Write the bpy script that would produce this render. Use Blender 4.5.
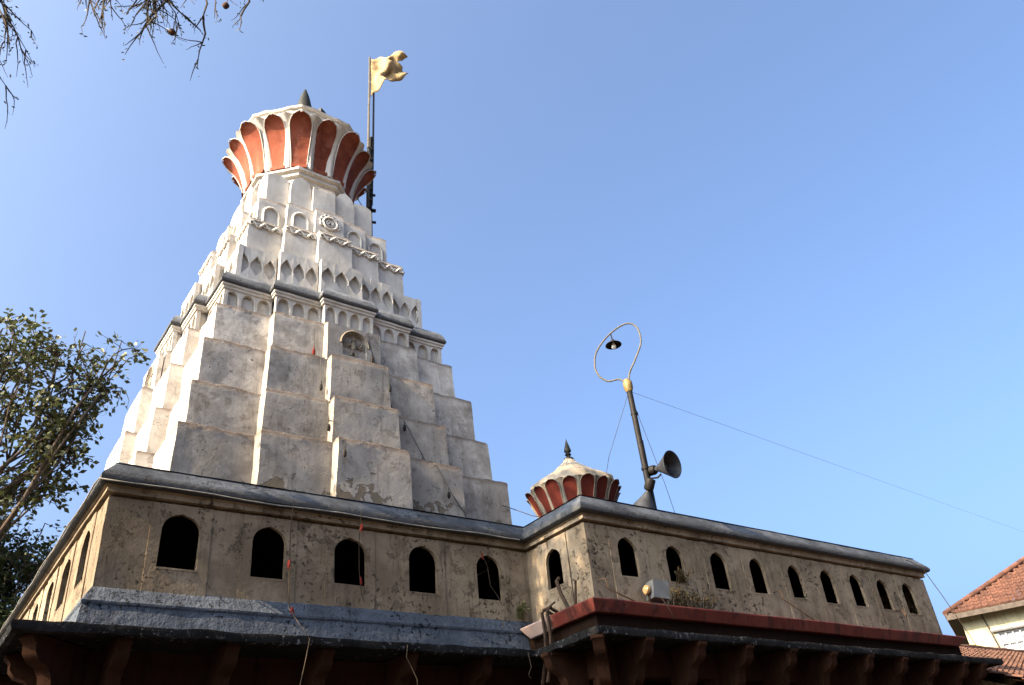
import bpy, math, random
from mathutils import Vector, Matrix, noise
for o in list(bpy.data.objects): bpy.data.objects.remove(o)
S = bpy.context.scene
COL = S.collection
PI = math.pi
# ------------------------------------------------------------------ camera
cam = bpy.data.cameras.new('camera'); cam_o = bpy.data.objects.new('camera', cam); COL.objects.link(cam_o)
cam.sensor_width = 36; cam.lens = 28.76; cam.clip_start = .05; cam.clip_end = 5000
YAW, PITCH, ROLL = math.radians(38.7055), math.radians(32.3944), math.radians(-6.3802)
f = Vector((math.sin(YAW)*math.cos(PITCH), math.cos(YAW)*math.cos(PITCH), math.sin(PITCH)))
r = Vector((math.cos(YAW), -math.sin(YAW), 0)); u = r.cross(f)
c_, s_ = math.cos(ROLL), math.sin(ROLL)
R3 = Matrix((c_*r+s_*u, -s_*r+c_*u, -f)).transposed()
cam_o.matrix_world = Matrix.Translation((0, 0, 1.6)) @ R3.to_4x4()
S.camera = cam_o
# ------------------------------------------------------------------ light
EL, AZ = math.radians(31), math.radians(0.8)       # sun low on the left, just grazing the front faces
TO_SUN = Vector((-math.cos(EL)*math.cos(AZ), -math.cos(EL)*math.sin(AZ), math.sin(EL)))
w = bpy.data.worlds.new('World'); S.world = w; w.use_nodes = True
nt = w.node_tree; bg = nt.nodes['Background']
sky = nt.nodes.new('ShaderNodeTexSky'); sky.sky_type = 'NISHITA'; sky.sun_disc = False
sky.sun_elevation = EL; sky.sun_rotation = math.atan2(TO_SUN.x, TO_SUN.y)
sky.air_density = 0.6; sky.dust_density = 10; sky.ozone_density = 6.0; sky.altitude = 0
wbm = nt.nodes.new('ShaderNodeMix'); wbm.data_type = 'RGBA'; wbm.blend_type = 'MULTIPLY'; wbm.inputs[0].default_value = 1
wbm.inputs[7].default_value = (1.13, 1.16, 1.08, 1)          # the camera's warm white balance, seen on the sky
nt.links.new(sky.outputs[0], wbm.inputs[6]); nt.links.new(wbm.outputs[2], bg.inputs[0]); bg.inputs[1].default_value = 0.14
sl = bpy.data.lights.new('sun', 'SUN'); sl.energy = 5.0; sl.angle = math.radians(.5); sl.color = (1, .79, .53)
so = bpy.data.objects.new('sun', sl); COL.objects.link(so)
so.rotation_euler = (-TO_SUN).to_track_quat('-Z', 'Y').to_euler()
S.view_settings.view_transform = 'Standard'; S.view_settings.look = 'None'
S.view_settings.exposure = 2.0; S.view_settings.gamma = 1
S.view_settings.use_curve_mapping = False
S.render.engine = 'CYCLES'
# ------------------------------------------------------------------ helpers
class MB:
    def __init__(s): s.v = []; s.f = []; s.w = []
    def add(s, vs, fs, wear=None):
        b = len(s.v); s.v += [Vector(p) for p in vs]; s.f += [tuple(i+b for i in q) for q in fs]
        s.w += list(wear) if wear is not None else [0.0]*len(vs)
    def box(s, a, b, M=None):
        x0, y0, z0 = a; x1, y1, z1 = b
        vs = [Vector(p) for p in ((x0,y0,z0),(x1,y0,z0),(x1,y1,z0),(x0,y1,z0),(x0,y0,z1),(x1,y0,z1),(x1,y1,z1),(x0,y1,z1))]
        if M: vs = [M @ p for p in vs]
        s.add(vs, [(0,3,2,1),(4,5,6,7),(0,1,5,4),(1,2,6,5),(2,3,7,6),(3,0,4,7)])
    def grid(s, rows, closed=False, wear=None):
        n = len(rows[0]); vs = [p for q in rows for p in q]; fs = []
        for i in range(len(rows)-1):
            for j in range(n if closed else n-1):
                k = (j+1) % n
                fs.append((i*n+j, i*n+k, (i+1)*n+k, (i+1)*n+j))
        s.add(vs, fs, wear)
    def tube(s, pts, rad, n=6, cap=True):
        pts = [Vector(p) for p in pts]; m = len(pts)
        rr = rad if isinstance(rad, (list, tuple)) else [rad]*m
        t0 = (pts[1]-pts[0]).normalized(); up = Vector((0,0,1)) if abs(t0.z) < .9 else Vector((1,0,0))
        a = t0.cross(up).normalized(); rows = []
        for i, p in enumerate(pts):
            t = (pts[min(i+1, m-1)]-pts[max(i-1, 0)])
            t = t.normalized() if t.length > 1e-9 else t0
            a = a-t*a.dot(t); a = a.normalized() if a.length > 1e-6 else t.orthogonal().normalized()
            b = t.cross(a)
            rows.append([p+(a*math.cos(2*PI*k/n)+b*math.sin(2*PI*k/n))*rr[i] for k in range(n)])
        base = len(s.v); s.grid(rows, True)
        if cap: s.f.append(tuple(base+k for k in range(n))); s.f.append(tuple(base+(m-1)*n+k for k in range(n)))
    def lathe(s, prof, n=24, M=None, fac=None):
        rows = []
        for rad, z in prof:
            row = []
            for k in range(n):
                a = 2*PI*k/n; q = rad*(fac(a) if fac else 1)
                p = Vector((q*math.cos(a), q*math.sin(a), z)); row.append(M @ p if M else p)
            rows.append(row)
        s.grid(rows, True)
    def build(s, name, m, parent=None, loc=None, smooth=None):
        off = rootloc(parent) if parent else Vector((0,0,0))
        me = bpy.data.meshes.new(name); me.from_pydata([p-off for p in s.v], [], s.f)
        at = me.attributes.new('wear', 'FLOAT', 'POINT'); at.data.foreach_set('value', s.w)
        me.validate(); me.update()
        if smooth:
            me.polygons.foreach_set('use_smooth', [True]*len(me.polygons)); me.set_sharp_from_angle(angle=math.radians(smooth))
        me.materials.append(m)
        o = bpy.data.objects.new(name, me); COL.objects.link(o)
        if parent: o.parent = parent
        if loc: o.location = loc
        return o
def rootloc(o):
    v = Vector((0,0,0))
    while o: v += o.location; o = o.parent
    return v
def tag(o, label=None, cat=None, group=None, kind=None):
    if label: o['label'] = label
    if cat: o['category'] = cat
    if group: o['group'] = group
    if kind: o['kind'] = kind
    return o
def thing(name, label, cat, loc=(0,0,0), group=None):
    o = bpy.data.objects.new(name, None); COL.objects.link(o); o.location = loc
    return tag(o, label, cat, group)
def copy_of(o, parent, loc=None, rz=None):
    c = o.copy(); COL.objects.link(c); c.parent = parent
    if loc: c.location = loc
    if rz is not None: c.rotation_euler = (0,0,rz)
    return c
def jit(p, amp, sc, seed=0.0):
    return noise.noise_vector(Vector(p)*sc+Vector((seed, seed*1.7, -seed)))*amp
def smooth01(x): x = max(0, min(1, x)); return x*x*(3-2*x)
# ------------------------------------------------------------------ materials
class NT:
    def __init__(s, name, rough=.85, spec=.3):
        s.m = bpy.data.materials.new(name); s.m.use_nodes = True; s.t = s.m.node_tree; s.b = s.t.nodes['Principled BSDF']
        s.b.inputs['Roughness'].default_value = rough; s.b.inputs['Specular IOR Level'].default_value = spec
        s.co = s.t.nodes.new('ShaderNodeNewGeometry').outputs['Position']
    def n(s, ty, **k):
        q = s.t.nodes.new(ty)
        for a, v in k.items(): setattr(q, a, v)
        return q
    def l(s, a, b): s.t.links.new(a, b)
    def noise(s, sc, det=4, rough=.55, stretch=None, off=(0,0,0), dist=0):
        mp = s.n('ShaderNodeMapping'); s.l(s.co, mp.inputs[0]); mp.inputs['Location'].default_value = off
        if stretch: mp.inputs['Scale'].default_value = stretch
        q = s.n('ShaderNodeTexNoise'); s.l(mp.outputs[0], q.inputs['Vector'])
        q.inputs['Scale'].default_value = sc; q.inputs['Detail'].default_value = det
        q.inputs['Roughness'].default_value = rough; q.inputs['Distortion'].default_value = dist
        return q.outputs['Fac']
    def ramp(s, x, a, b, lo=0., hi=1.):
        q = s.n('ShaderNodeMapRange', interpolation_type='SMOOTHSTEP'); s.l(x, q.inputs[0])
        for i, v in enumerate((a, b, lo, hi)): q.inputs[i+1].default_value = v
        return q.outputs[0]
    def math(s, op, a, b=None):
        q = s.n('ShaderNodeMath', operation=op)
        for i, x in enumerate((a, b)):
            if x is None: continue
            if isinstance(x, (int, float)): q.inputs[i].default_value = x
            else: s.l(x, q.inputs[i])
        return q.outputs[0]
    def mix(s, fac, a, b):
        q = s.n('ShaderNodeMix', data_type='RGBA')
        if isinstance(fac, (int, float)): q.inputs[0].default_value = fac
        else: s.l(fac, q.inputs[0])
        for i, x in ((6, a), (7, b)):
            if isinstance(x, tuple): q.inputs[i].default_value = (*x, 1)
            else: s.l(x, q.inputs[i])
        return q.outputs[2]
    def attr(s, name): return s.n('ShaderNodeAttribute', attribute_name=name).outputs['Fac']
    def xyz(s):
        q = s.n('ShaderNodeSeparateXYZ'); s.l(s.co, q.inputs[0]); return q.outputs
    def voro(s, sc, feat='DISTANCE_TO_EDGE'):
        q = s.n('ShaderNodeTexVoronoi', feature=feat); q.inputs['Scale'].default_value = sc
        mp = s.n('ShaderNodeMix', data_type='VECTOR'); nz = s.n('ShaderNodeTexNoise'); nz.inputs['Scale'].default_value = 3
        s.l(s.co, nz.inputs['Vector']); s.l(s.co, mp.inputs[4]); s.l(nz.outputs['Color'], mp.inputs[5]); mp.inputs[0].default_value = .25
        s.l(mp.outputs[1], q.inputs['Vector']); return q.outputs['Distance']
    def done(s, col, height=None, bump=.3, dist=.02, rough=None):
        if isinstance(col, tuple): s.b.inputs['Base Color'].default_value = (*col, 1)
        else: s.l(col, s.b.inputs['Base Color'])
        if height is not None:
            q = s.n('ShaderNodeBump'); q.inputs['Strength'].default_value = bump; q.inputs['Distance'].default_value = dist
            s.l(height, q.inputs['Height']); s.l(q.outputs[0], s.b.inputs['Normal'])
        if rough is not None: s.l(rough, s.b.inputs['Roughness'])
        return s.m
def plaster(name, c1, c2, stain, dark, st=.5, sp=.5, bump=.5, cracks=True, wearcol=None, peel=None, spk=(.63,.70), spec=.12, flake=0, lit_cols=None):
    t = NT(name, .9, spec)
    big = t.noise(.9, 5, .6); mid = t.noise(3.5, 6, .65, off=(3,1,7)); fine = t.noise(38, 4, .6)
    col = t.mix(t.ramp(t.math('ADD', t.math('MULTIPLY', big, .6), t.math('MULTIPLY', mid, .4)), .40, .60), c1, c2)
    if lit_cols:      # shade painted into the limewash: dark front foot, paler lit sides and upper tiers
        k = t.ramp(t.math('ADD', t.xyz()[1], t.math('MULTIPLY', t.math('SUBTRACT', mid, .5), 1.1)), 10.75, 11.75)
        col = t.mix(k, col, t.mix(t.ramp(mid, .40, .60), *lit_cols)); stain = t.mix(k, stain, tuple(x*.62 for x in lit_cols[0]))
    streak = t.noise(3.2, 6, .7, stretch=(2.2, 2.2, .28), off=(5,2,1))
    col = t.mix(t.math('MULTIPLY', t.ramp(streak, .50, .72), st), col, stain)
    blot = t.noise(1.6, 8, .72, off=(11,4,2), dist=.6)
    col = t.mix(t.math('MULTIPLY', t.ramp(blot, .54, .70), st*.7), col, stain)
    s1 = t.ramp(t.noise(17, 5, .65, off=(2,9,4)), *spk); zone = t.ramp(t.noise(1.3, 3, .5, off=(7,7,1)), .42, .62)
    spv = t.math('MULTIPLY', s1, zone)
    col = t.mix(t.math('MULTIPLY', spv, sp), col, dark)
    if flake:      # flaked-off plaster and black mould blotches with ragged edges
        fz = t.noise(4.5, 7, .68, off=(13,5,8)); fm = t.math('MULTIPLY', t.ramp(fz, .585, .60), t.ramp(t.noise(.8, 3, .5, off=(2,8,8)), .40, .55))
        fe = t.math('SUBTRACT', t.math('MULTIPLY', t.ramp(fz, .565, .585), t.ramp(t.noise(.8, 3, .5, off=(2,8,8)), .40, .55)), fm)
        col = t.mix(t.math('MULTIPLY', fm, flake), col, stain); col = t.mix(t.math('MULTIPLY', fe, flake*.9), col, dark)
        s2 = t.math('MULTIPLY', t.ramp(t.noise(44, 3, .6, off=(6,1,2)), .60, .68), t.ramp(t.noise(2.2, 4, .6, off=(9,3,7)), .45, .60)); col = t.mix(t.math('MULTIPLY', s2, .8), col, dark)
    h = t.math('ADD', t.math('MULTIPLY', fine, .25), t.math('MULTIPLY', t.noise(9, 5, .6), .6))
    h = t.math('SUBTRACT', h, t.math('MULTIPLY', spv, .5))
    if cracks:
        ck = t.math('MULTIPLY', t.ramp(t.voro(.8), .0035, .0, 0, 1), t.ramp(t.noise(.7, 3, .5, off=(1,5,9)), .54, .62))
        col = t.mix(t.math('MULTIPLY', ck, .5), col, dark); h = t.math('SUBTRACT', h, ck)
    if flake: h = t.math('SUBTRACT', h, t.math('MULTIPLY', fm, .8))
    if wearcol:
        wr = t.math('MULTIPLY', t.attr('wear'), t.ramp(t.noise(12, 6, .7, off=(4,4,4)), .28, .46))
        col = t.mix(t.math('MULTIPLY', wr, .85), col, wearcol); h = t.math('SUBTRACT', h, t.math('MULTIPLY', wr, .6))
    if peel:
        z = t.xyz()[2]
        lo = t.ramp(z, peel[0], peel[1], 0.13, -.12)
        pn = t.math('ADD', t.noise(3.4, 6, .6, off=(8.3,1.2,3), dist=.4), lo)
        pm = t.ramp(pn, .645, .66)
        edge = t.math('SUBTRACT', t.ramp(pn, .63, .645), pm)
        col = t.mix(t.math('MULTIPLY', pm, .9), col, peel[2]); col = t.mix(t.math('MULTIPLY', edge, .8), col, dark)
        h = t.math('SUBTRACT', h, t.math('MULTIPLY', pm, 1.5))
    return t.done(col, h, bump, .02)
M = {}
M['white'] = plaster('tower_limewash', (.195,.174,.149), (.275,.250,.218), (.095,.080,.066), (.016,.013,.011), .62, .9, .55, False, (.08,.055,.04), (6.3, 7.0, (.115,.09,.062)), flake=.45, lit_cols=((.40,.365,.32), (.50,.465,.415)))
M['white_up'] = plaster('tower_limewash_upper', (.38,.355,.315), (.48,.455,.415), (.22,.185,.15), (.08,.06,.05), .4, .5, .5, False, (.12,.09,.07))
M['cream'] = plaster('cream_wall_plaster', (.130,.098,.064), (.215,.168,.115), (.054,.040,.027), (.012,.0095,.007), .7, .9, 1.0, False, None, None, (.57,.65), flake=.5)
M['grey_stone'] = plaster('blue_grey_coping', (.030,.034,.041), (.062,.069,.081), (.018,.018,.019), (.012,.012,.013), .7, .9, 1.2, False, (.05,.05,.05), None, (.56,.66))
M['mould'] = plaster('grey_moulding', (.075,.08,.088), (.135,.142,.152), (.05,.05,.05), (.03,.03,.03), .5, .7, .8, False, (.05,.05,.05))
M['band_blue'] = plaster('blue_grey_painted_ledge', (.048,.056,.070), (.070,.081,.099), (.028,.03,.033), (.016,.018,.021), .5, .7, 2.8, False, None, None, (.57,.66))
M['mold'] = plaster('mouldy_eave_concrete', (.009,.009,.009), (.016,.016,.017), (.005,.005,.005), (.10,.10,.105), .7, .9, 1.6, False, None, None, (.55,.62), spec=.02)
M['red'] = plaster('lotus_red_paint', (.11,.027,.015), (.21,.058,.032), (.26,.13,.09), (.04,.014,.010), .45, .8, .4, False)
M['dred'] = plaster('dark_lotus_red_paint', (.065,.011,.007), (.10,.018,.011), (.05,.012,.008), (.05,.02,.015), .5, .5, .3, False)
M['dome'] = plaster('weathered_dome_plaster', (.135,.113,.085), (.20,.172,.135), (.07,.055,.038), (.07,.05,.04), .5, .6, .4, False)
M['brown'] = plaster('dark_brown_timber', (.019,.009,.0055), (.028,.0135,.0085), (.007,.004,.003), (.004,.003,.002), .6, .5, .4, False, spec=.02)
M['under'] = plaster('dark_verandah', (.009,.005,.0035), (.013,.0075,.005), (.005,.003,.002), (.004,.003,.002), .5, .5, .3, False, spec=.02)  # near-black brown; also colours the added shadow strip below the gutter
def gutter_mat():
    t = NT('red_oxide_sheet_metal', .6, .12)
    n = t.noise(2.5, 6, .65); col = t.mix(t.ramp(n, .35, .65), (.085,.018,.013), (.11,.026,.018))
    s_ = t.noise(4, 6, .7, stretch=(1.5,1.5,.3)); col = t.mix(t.math('MULTIPLY', t.ramp(s_, .48, .62), .75), col, (.030,.012,.010))
    d_ = t.noise(7, 7, .7, off=(3,3,1)); col = t.mix(t.math('MULTIPLY', t.ramp(d_, .56, .68), .5), col, (.12,.055,.042))
    y = t.xyz()[1]; x = t.xyz()[0]
    m = t.math('MULTIPLY', t.ramp(t.math('ADD', y, t.math('MULTIPLY', t.noise(6, 5, .7), .5)), 9.35, 9.6), t.ramp(x, 7.9, 7.8))
    col = t.mix(t.math('MULTIPLY', m, .85), col, (.34,.25,.21))
    return t.done(col, n, .15, .01)
M['gutter'] = gutter_mat()
def simple(name, c, c2=None, rough=.6, metal=0, sc=6, bump=.2):
    t = NT(name, rough, .12); t.b.inputs['Metallic'].default_value = metal
    n = t.noise(sc, 5, .65); return t.done(t.mix(t.ramp(n, .35, .65), c, c2 or tuple(x*.65 for x in c)), n, bump, .01)
M['iron'] = simple('black_iron', (.007,.0065,.006), (.014,.011,.009), .6)
M['rust'] = simple('rusty_iron', (.022,.015,.011), (.042,.024,.014), .8, 0, 14)
M['pale_metal'] = simple('galvanised_pipe', (.095,.085,.07), (.07,.063,.052), .7, 0, 3, 0)
M['brass'] = simple('gold_tape', (.20,.14,.055), (.13,.09,.035), .5, .2, 20)
M['horn'] = simple('grey_horn_paint', (.036,.038,.042), (.022,.023,.026), .5, .1, 8)
M['wire'] = simple('black_cable', (.03,.03,.03), (.05,.05,.05), .6)
M['pwire'] = simple('pale_cable', (.18,.17,.155), (.12,.115,.10), .6)
M['thread'] = simple('jute_thread', (.045,.034,.024), (.03,.022,.016), .9)
M['tuft'] = simple('red_thread_tuft', (.13,.014,.010), (.08,.01,.01), .9)
M['finial'] = simple('verdigris_finial', (.014,.015,.013), (.026,.026,.022), .6, .2, 9)
M['bulb'] = simple('frosted_bulb', (.75,.72,.65), (.65,.62,.55), .3)
M['box'] = simple('grey_lamp_housing', (.055,.062,.072), (.04,.045,.052), .5)
M['glass'] = simple('lamp_glass', (.30,.20,.10), (.22,.14,.06), .2)
M['cloth'] = simple('pale_saffron_cloth', (.34,.245,.13), (.24,.165,.085), .9, 0, 5)
M['bark'] = simple('bark', (.045,.032,.023), (.07,.054,.04), .95, 0, 12, .6)
M['dbark'] = simple('dark_bark', (.035,.028,.022), (.06,.047,.036), .95, 0, 12, .6)
M['fruit'] = simple('dry_fruit', (.08,.04,.025), (.05,.025,.018), .8)
M['weed'] = simple('dry_weed', (.065,.047,.024), (.04,.03,.014), .9)
M['wweed'] = simple('green_weed', (.07,.075,.03), (.045,.05,.02), .9)
def leafmat(name, a, b, tr=.25):
    t = NT(name, .55, .35); n = t.noise(1.4, 3, .6); n2 = t.noise(9, 2, .5)
    col = t.mix(t.ramp(t.math('ADD', t.math('MULTIPLY', n, .5), t.math('MULTIPLY', n2, .5)), .38, .62), a, b)
    m = t.done(col)
    tl = t.n('ShaderNodeBsdfTranslucent'); t.l(col, tl.inputs[0]); ms = t.n('ShaderNodeMixShader'); ms.inputs[0].default_value = tr
    t.l(t.b.outputs[0], ms.inputs[1]); t.l(tl.outputs[0], ms.inputs[2]); t.l(ms.outputs[0], t.t.nodes['Material Output'].inputs[0]); return m
M['leaf'] = leafmat('broad_leaf', (.036,.046,.013), (.072,.076,.025))
M['leaf_dark'] = leafmat('dense_leaf', (.022,.038,.012), (.05,.06,.022))
M['leaf_small'] = leafmat('thorn_tree_leaf', (.03,.04,.016), (.05,.05,.022))
def groundmat():
    t = NT('dusty_earth', .95, .1); n = t.noise(.35, 8, .65); n2 = t.noise(6, 6, .7)
    return t.done(t.mix(t.ramp(n, .4, .6), (.05,.037,.027), (.075,.058,.042)), n2, .5, .05)
M['ground'] = groundmat()
M['houseroof'] = plaster('terracotta_tiles', (.060,.029,.020), (.115,.052,.034), (.04,.021,.015), (.025,.017,.013), .7, .8, .4, False)
M['oldroof'] = plaster('old_clay_tiles', (.055,.028,.019), (.10,.052,.036), (.03,.016,.011), (.03,.02,.018), .65, .7, .5, False)
M['housewall'] = plaster('pale_house_wall', (.29,.265,.165), (.34,.31,.20), (.16,.135,.085), (.1,.08,.05), .6, .5, .3, False)
M['frame'] = simple('grey_window_frame', (.36,.36,.36), (.28,.28,.28), .6)
M['pane'] = simple('dull_window_glass', (.30,.31,.33), (.22,.23,.25), .15)
M['fascia'] = simple('grey_fascia_board', (.075,.062,.05), (.05,.04,.033), .8)
# ------------------------------------------------------------------ ground
g = MB(); g.grid([[(x, y, 0) for x in (-2500, -60, 0, 60, 2500)] for y in (-2500, -60, 0, 60, 2500)])
tag(g.build('ground', M['ground']), 'bare dusty earth around the temple', 'ground', kind='structure')
# ------------------------------------------------------------------ path sweeps
def offset_path(path, o, closed):
    P = [Vector(p) for p in path]; n = len(P); out = []
    def nrm(a, b): d = (b-a).normalized(); return Vector((d.y, -d.x))
    for i in range(n):
        if closed or 0 < i < n-1:
            n1 = nrm(P[i-1], P[i]); n2 = nrm(P[i], P[(i+1) % n]); out.append(P[i]+(n1+n2)*(o/(1+n1.dot(n2))))
        else:
            nn = nrm(P[0], P[1]) if i == 0 else nrm(P[n-2], P[n-1]); out.append(P[i]+nn*o)
    return out
def sweep(mb, path, prof, closed=False, seg=.2, amp=.008, sc=2.5, capends=False, wear=None, edgeamp=None):
    n = len(path); cnt = []
    for i in range(n if closed else n-1):
        L = (Vector(path[(i+1) % n])-Vector(path[i])).length; cnt.append(max(1, round(min(L, 25)/seg)))
    rows = []
    for k, (o, z) in enumerate(prof):
        C = offset_path(path, o, closed); row = []
        a = edgeamp[k] if edgeamp else 1
        for i, q in enumerate(cnt):
            A, B = C[i], C[(i+1) % n]
            for j in range(q): row.append(A.lerp(B, j/q))
        if not closed: row.append(C[-1])
        row = [Vector((p.x, p.y, z)) for p in row]
        rows.append([p+jit(p, amp*a, sc)+jit(p, amp*.45*a, sc*5) for p in row])
    base = len(mb.v)
    mb.grid(rows, closed, [wear[k] for k in range(len(prof)) for _ in rows[0]] if wear else None)
    if capends and not closed:
        m = len(rows[0]); mb.f.append(tuple(base+i*m for i in range(len(rows)))); mb.f.append(tuple(base+i*m+m-1 for i in range(len(rows))))
# star shaped hole in a rectangular panel, in (u,v) coordinates
def ray_poly(c, d, poly):
    best = None; n = len(poly)
    for i in range(n):
        a = poly[i]; b = poly[(i+1) % n]; ex, ey = b[0]-a[0], b[1]-a[1]
        den = d[0]*ey-d[1]*ex
        if abs(den) < 1e-12: continue
        t = ((a[0]-c[0])*ey-(a[1]-c[1])*ex)/den; q = ((a[0]-c[0])*d[1]-(a[1]-c[1])*d[0])/den
        if t > 1e-9 and -1e-6 <= q <= 1+1e-6 and (best is None or t < best): best = t
    return (c[0]+d[0]*best, c[1]+d[1]*best)
def holed(mb, P, rect, hole, depth, back=True, rim=None):
    """P(u,v,d) -> point, d = depth into the wall; rim = depth of the panel's own outer edge"""
    u0, v0, u1, v1 = rect; R = [(u0,v0),(u1,v0),(u1,v1),(u0,v1)]
    c = ((min(p[0] for p in hole)+max(p[0] for p in hole))/2, (min(p[1] for p in hole)+max(p[1] for p in hole))/2)
    an = sorted(set(round(math.atan2(p[1]-c[1], p[0]-c[0]), 5) for p in list(hole)+R))
    hi = []; ho = []
    for a in an:
        d = (math.cos(a), math.sin(a)); hi.append(ray_poly(c, d, hole)); ho.append(ray_poly(c, d, R))
    rows = [[P(p[0], p[1], 0) for p in ho], [P(p[0], p[1], 0) for p in hi], [P(p[0], p[1], depth) for p in hi]]
    if rim: rows = [[P(p[0], p[1], rim) for p in ho]]+rows
    b = len(mb.v); mb.grid(rows, True)
    if back: n = len(an); o = b+(len(rows)-1)*n; mb.f.append(tuple(o+i for i in range(n)))
def arch(w_, z0, zs, zt, n=7, cusp=0.0):
    """pointed arch outline centred on u=0"""
    L = [(-w_/2, z0), (w_/2, z0)]
    for i in range(n): a = PI/2*i/(n-1); L.append((w_/2*math.cos(a), zs+(zt-zs-cusp)*math.sin(a)))
    if cusp: L[-1] = (0, zt)
    return L+[(-p[0], p[1]) for p in reversed(L[2:-1])]
# ------------------------------------------------------------------ temple hall
FOOT = [(1.68,10),(7.823,10),(7.823,8.565),(16.9,8.565),(16.9,18),(1.68,18)]
hall = thing('temple_hall', 'long low cream temple hall with rows of small arched openings under the tower', 'temple hall', (8, 12, 0))
Z0, Z1 = 4.6, 5.73
main_x = [2.55, 3.66, 4.80, 5.93, 7.07]; wing_x = [8.60, 9.60, 10.61, 11.56, 12.57, 13.5, 14.38, 15.25, 16.13]
left_y = [10.9, 12.0, 13.1, 14.2, 15.3, 16.4]; side_y = [9.35]
BW = .36    # half width of a window bay
def wallstrip(mb, a, b, z0, z1):
    a = Vector(a); b = Vector(b); n = max(1, round((b-a).length/.12)); m = 8; rows = []
    for i in range(m+1):
        z = z0+(z1-z0)*i/m
        row = [a.lerp(b, j/n) for j in range(n+1)]
        rows.append([Vector((p.x, p.y, z))+jit((p.x, p.y, z), .007, 2.2)+jit((p.x, p.y, z), .003, 9) for p in row])
    mb.grid(rows)
def gapped(mb, a, b, centres, hw):
    a = Vector(a); b = Vector(b); d = (b-a).normalized(); p = 0; L = (b-a).length
    for c in centres:
        wallstrip(mb, a+d*p, a+d*(c-hw), 4.12, Z1-.015); wallstrip(mb, a+d*(c-hw), a+d*(c+hw), 4.12, Z0+.02); p = c+hw
    wallstrip(mb, a+d*p, b, 4.12, Z1-.015)
mb = MB()
gapped(mb, (1.68,10), (7.823,10), [x-1.68 for x in main_x], BW)
gapped(mb, (1.68,18), (1.68,10), [18-y for y in reversed(left_y)], BW)
gapped(mb, (7.823,10), (7.823,8.565), [10-y for y in side_y], BW)
gapped(mb, (7.823,8.565), (16.9,8.565), [x-7.823 for x in wing_x], BW-.02)
wallstrip(mb, (16.9,8.565), (16.9,18), 4.12, Z1-.015); wallstrip(mb, (16.9,18), (1.68,18), 4.12, Z1-.015)
mb.build('wall', M['cream'], hall, smooth=35)
def window_mesh(wd, hw, zs, sill, top, dep):
    mb = MB()
    P = lambda u_, v_, d: Vector((u_, d-.012, v_))+jit((u_, d, v_), .009, 5, wd*40)
    holed(mb, P, (-hw-.004, Z0, hw+.004, Z1-.018), arch(wd, sill, zs, top, 8, .014), dep, back=False, rim=.03)
    mb.box((-wd/2-.012, -.017, sill-.025), (wd/2+.012, .05, sill-.006))
    return mb
VA = [window_mesh(.46+dw, BW, 5.375+dt*.5, 4.925+ds, 5.595+dt, .06).build('window', M['cream'], None, smooth=35) for dw, dt, ds in ((0,.01,0),(-.02,.0,-.01),(.015,-.015,.012))]
VB = [window_mesh(.385+dw, BW-.02, 5.375+dt*.5, 4.98+ds, 5.572+dt, .055).build('window', M['cream'], None, smooth=35) for dw, dt, ds in ((0,.01,0),(-.018,-.006,.01),(.014,.004,-.012))]
H0 = Vector((8,12,0))
def put(src, p, rz, first):
    if first: src.parent = hall; src.location = Vector(p)-H0; src.rotation_euler = (0,0,rz); return src
    return copy_of(src, hall, Vector(p)-H0, rz)
for i, x in enumerate(main_x): put(VA[i % 3], (x,10,0), 0, i < 3)
for i, y in enumerate(left_y): put(VA[(i+1) % 3], (1.68,y,0), -PI/2, False)
for i, x in enumerate(wing_x): put(VB[i % 3], (x,8.565,0), 0, i < 3)
put(VB[1], (7.823,9.35,0), -PI/2, False)
# cornice / coping all round
mb = MB()
sweep(mb, FOOT, [(.03,5.833),(.075,5.84),(.115,5.85),(.14,5.87),(.145,5.91),(.125,5.95),(.095,5.985),(.01,6.09),(-.06,6.175),(-.11,6.195),(-.6,6.19)],
      True, .16, .010, 2.0, wear=[.5,.8,1,1,1,.6,0,0,0,0,0], edgeamp=[.4,.8,1,1,1,1,1,1,1,1,0])
mb.build('cornice', M['grey_stone'], hall, smooth=40)
fr = MB(); sweep(fr, FOOT, [(.004,5.708),(-.07,5.714),(-.07,5.752),(.030,5.752),(.040,5.757),(.036,5.815),(.070,5.832)], True, .2, .006, 2)
fr.build('frieze', M['cream'], hall, smooth=40)
mb = MB(); P6 = [(p.x, p.y) for p in offset_path(FOOT, -.02, True)]
mb.add([(x, y, 6.155) for x, y in P6], [tuple(range(6))]); mb.add([(x, y, 4.3) for x, y in P6], [tuple(range(6))])
sweep(mb, FOOT, [(-.09,5.63),(-.09,6.16)], True, .6, .002)
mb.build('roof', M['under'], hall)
# sloped blue bands under the windows of the older part
mb = MB(); sweep(mb, [(1.68,18),(1.68,10),(7.80,10)], [(.0,4.64),(.012,4.632),(.05,4.56),(.085,4.475),(.10,4.465),(.10,4.44),(.085,4.42),(.11,4.30),(.14,4.10)], False, .14, .008, 3)
mb.build('ledge', M['band_blue'], hall, smooth=35)
# eave
LIP = [(.912,18.7),(.912,9.235),(7.2,9.235),(7.2,7.9),(17.47,7.9),(17.47,18.7)]
mb = MB(); sweep(mb, LIP, [(-.9,4.17),(-.5,4.11),(-.05,4.05),(0,4.035),(.008,3.99),(-.005,3.945),(-.06,3.93),(-.10,3.955),(-.9,3.98)], True, .11, .016, 4, edgeamp=[0,.5,1,1,1,1,1,.5,0])
mb.build('eave', M['mold'], hall, smooth=40)
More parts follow.
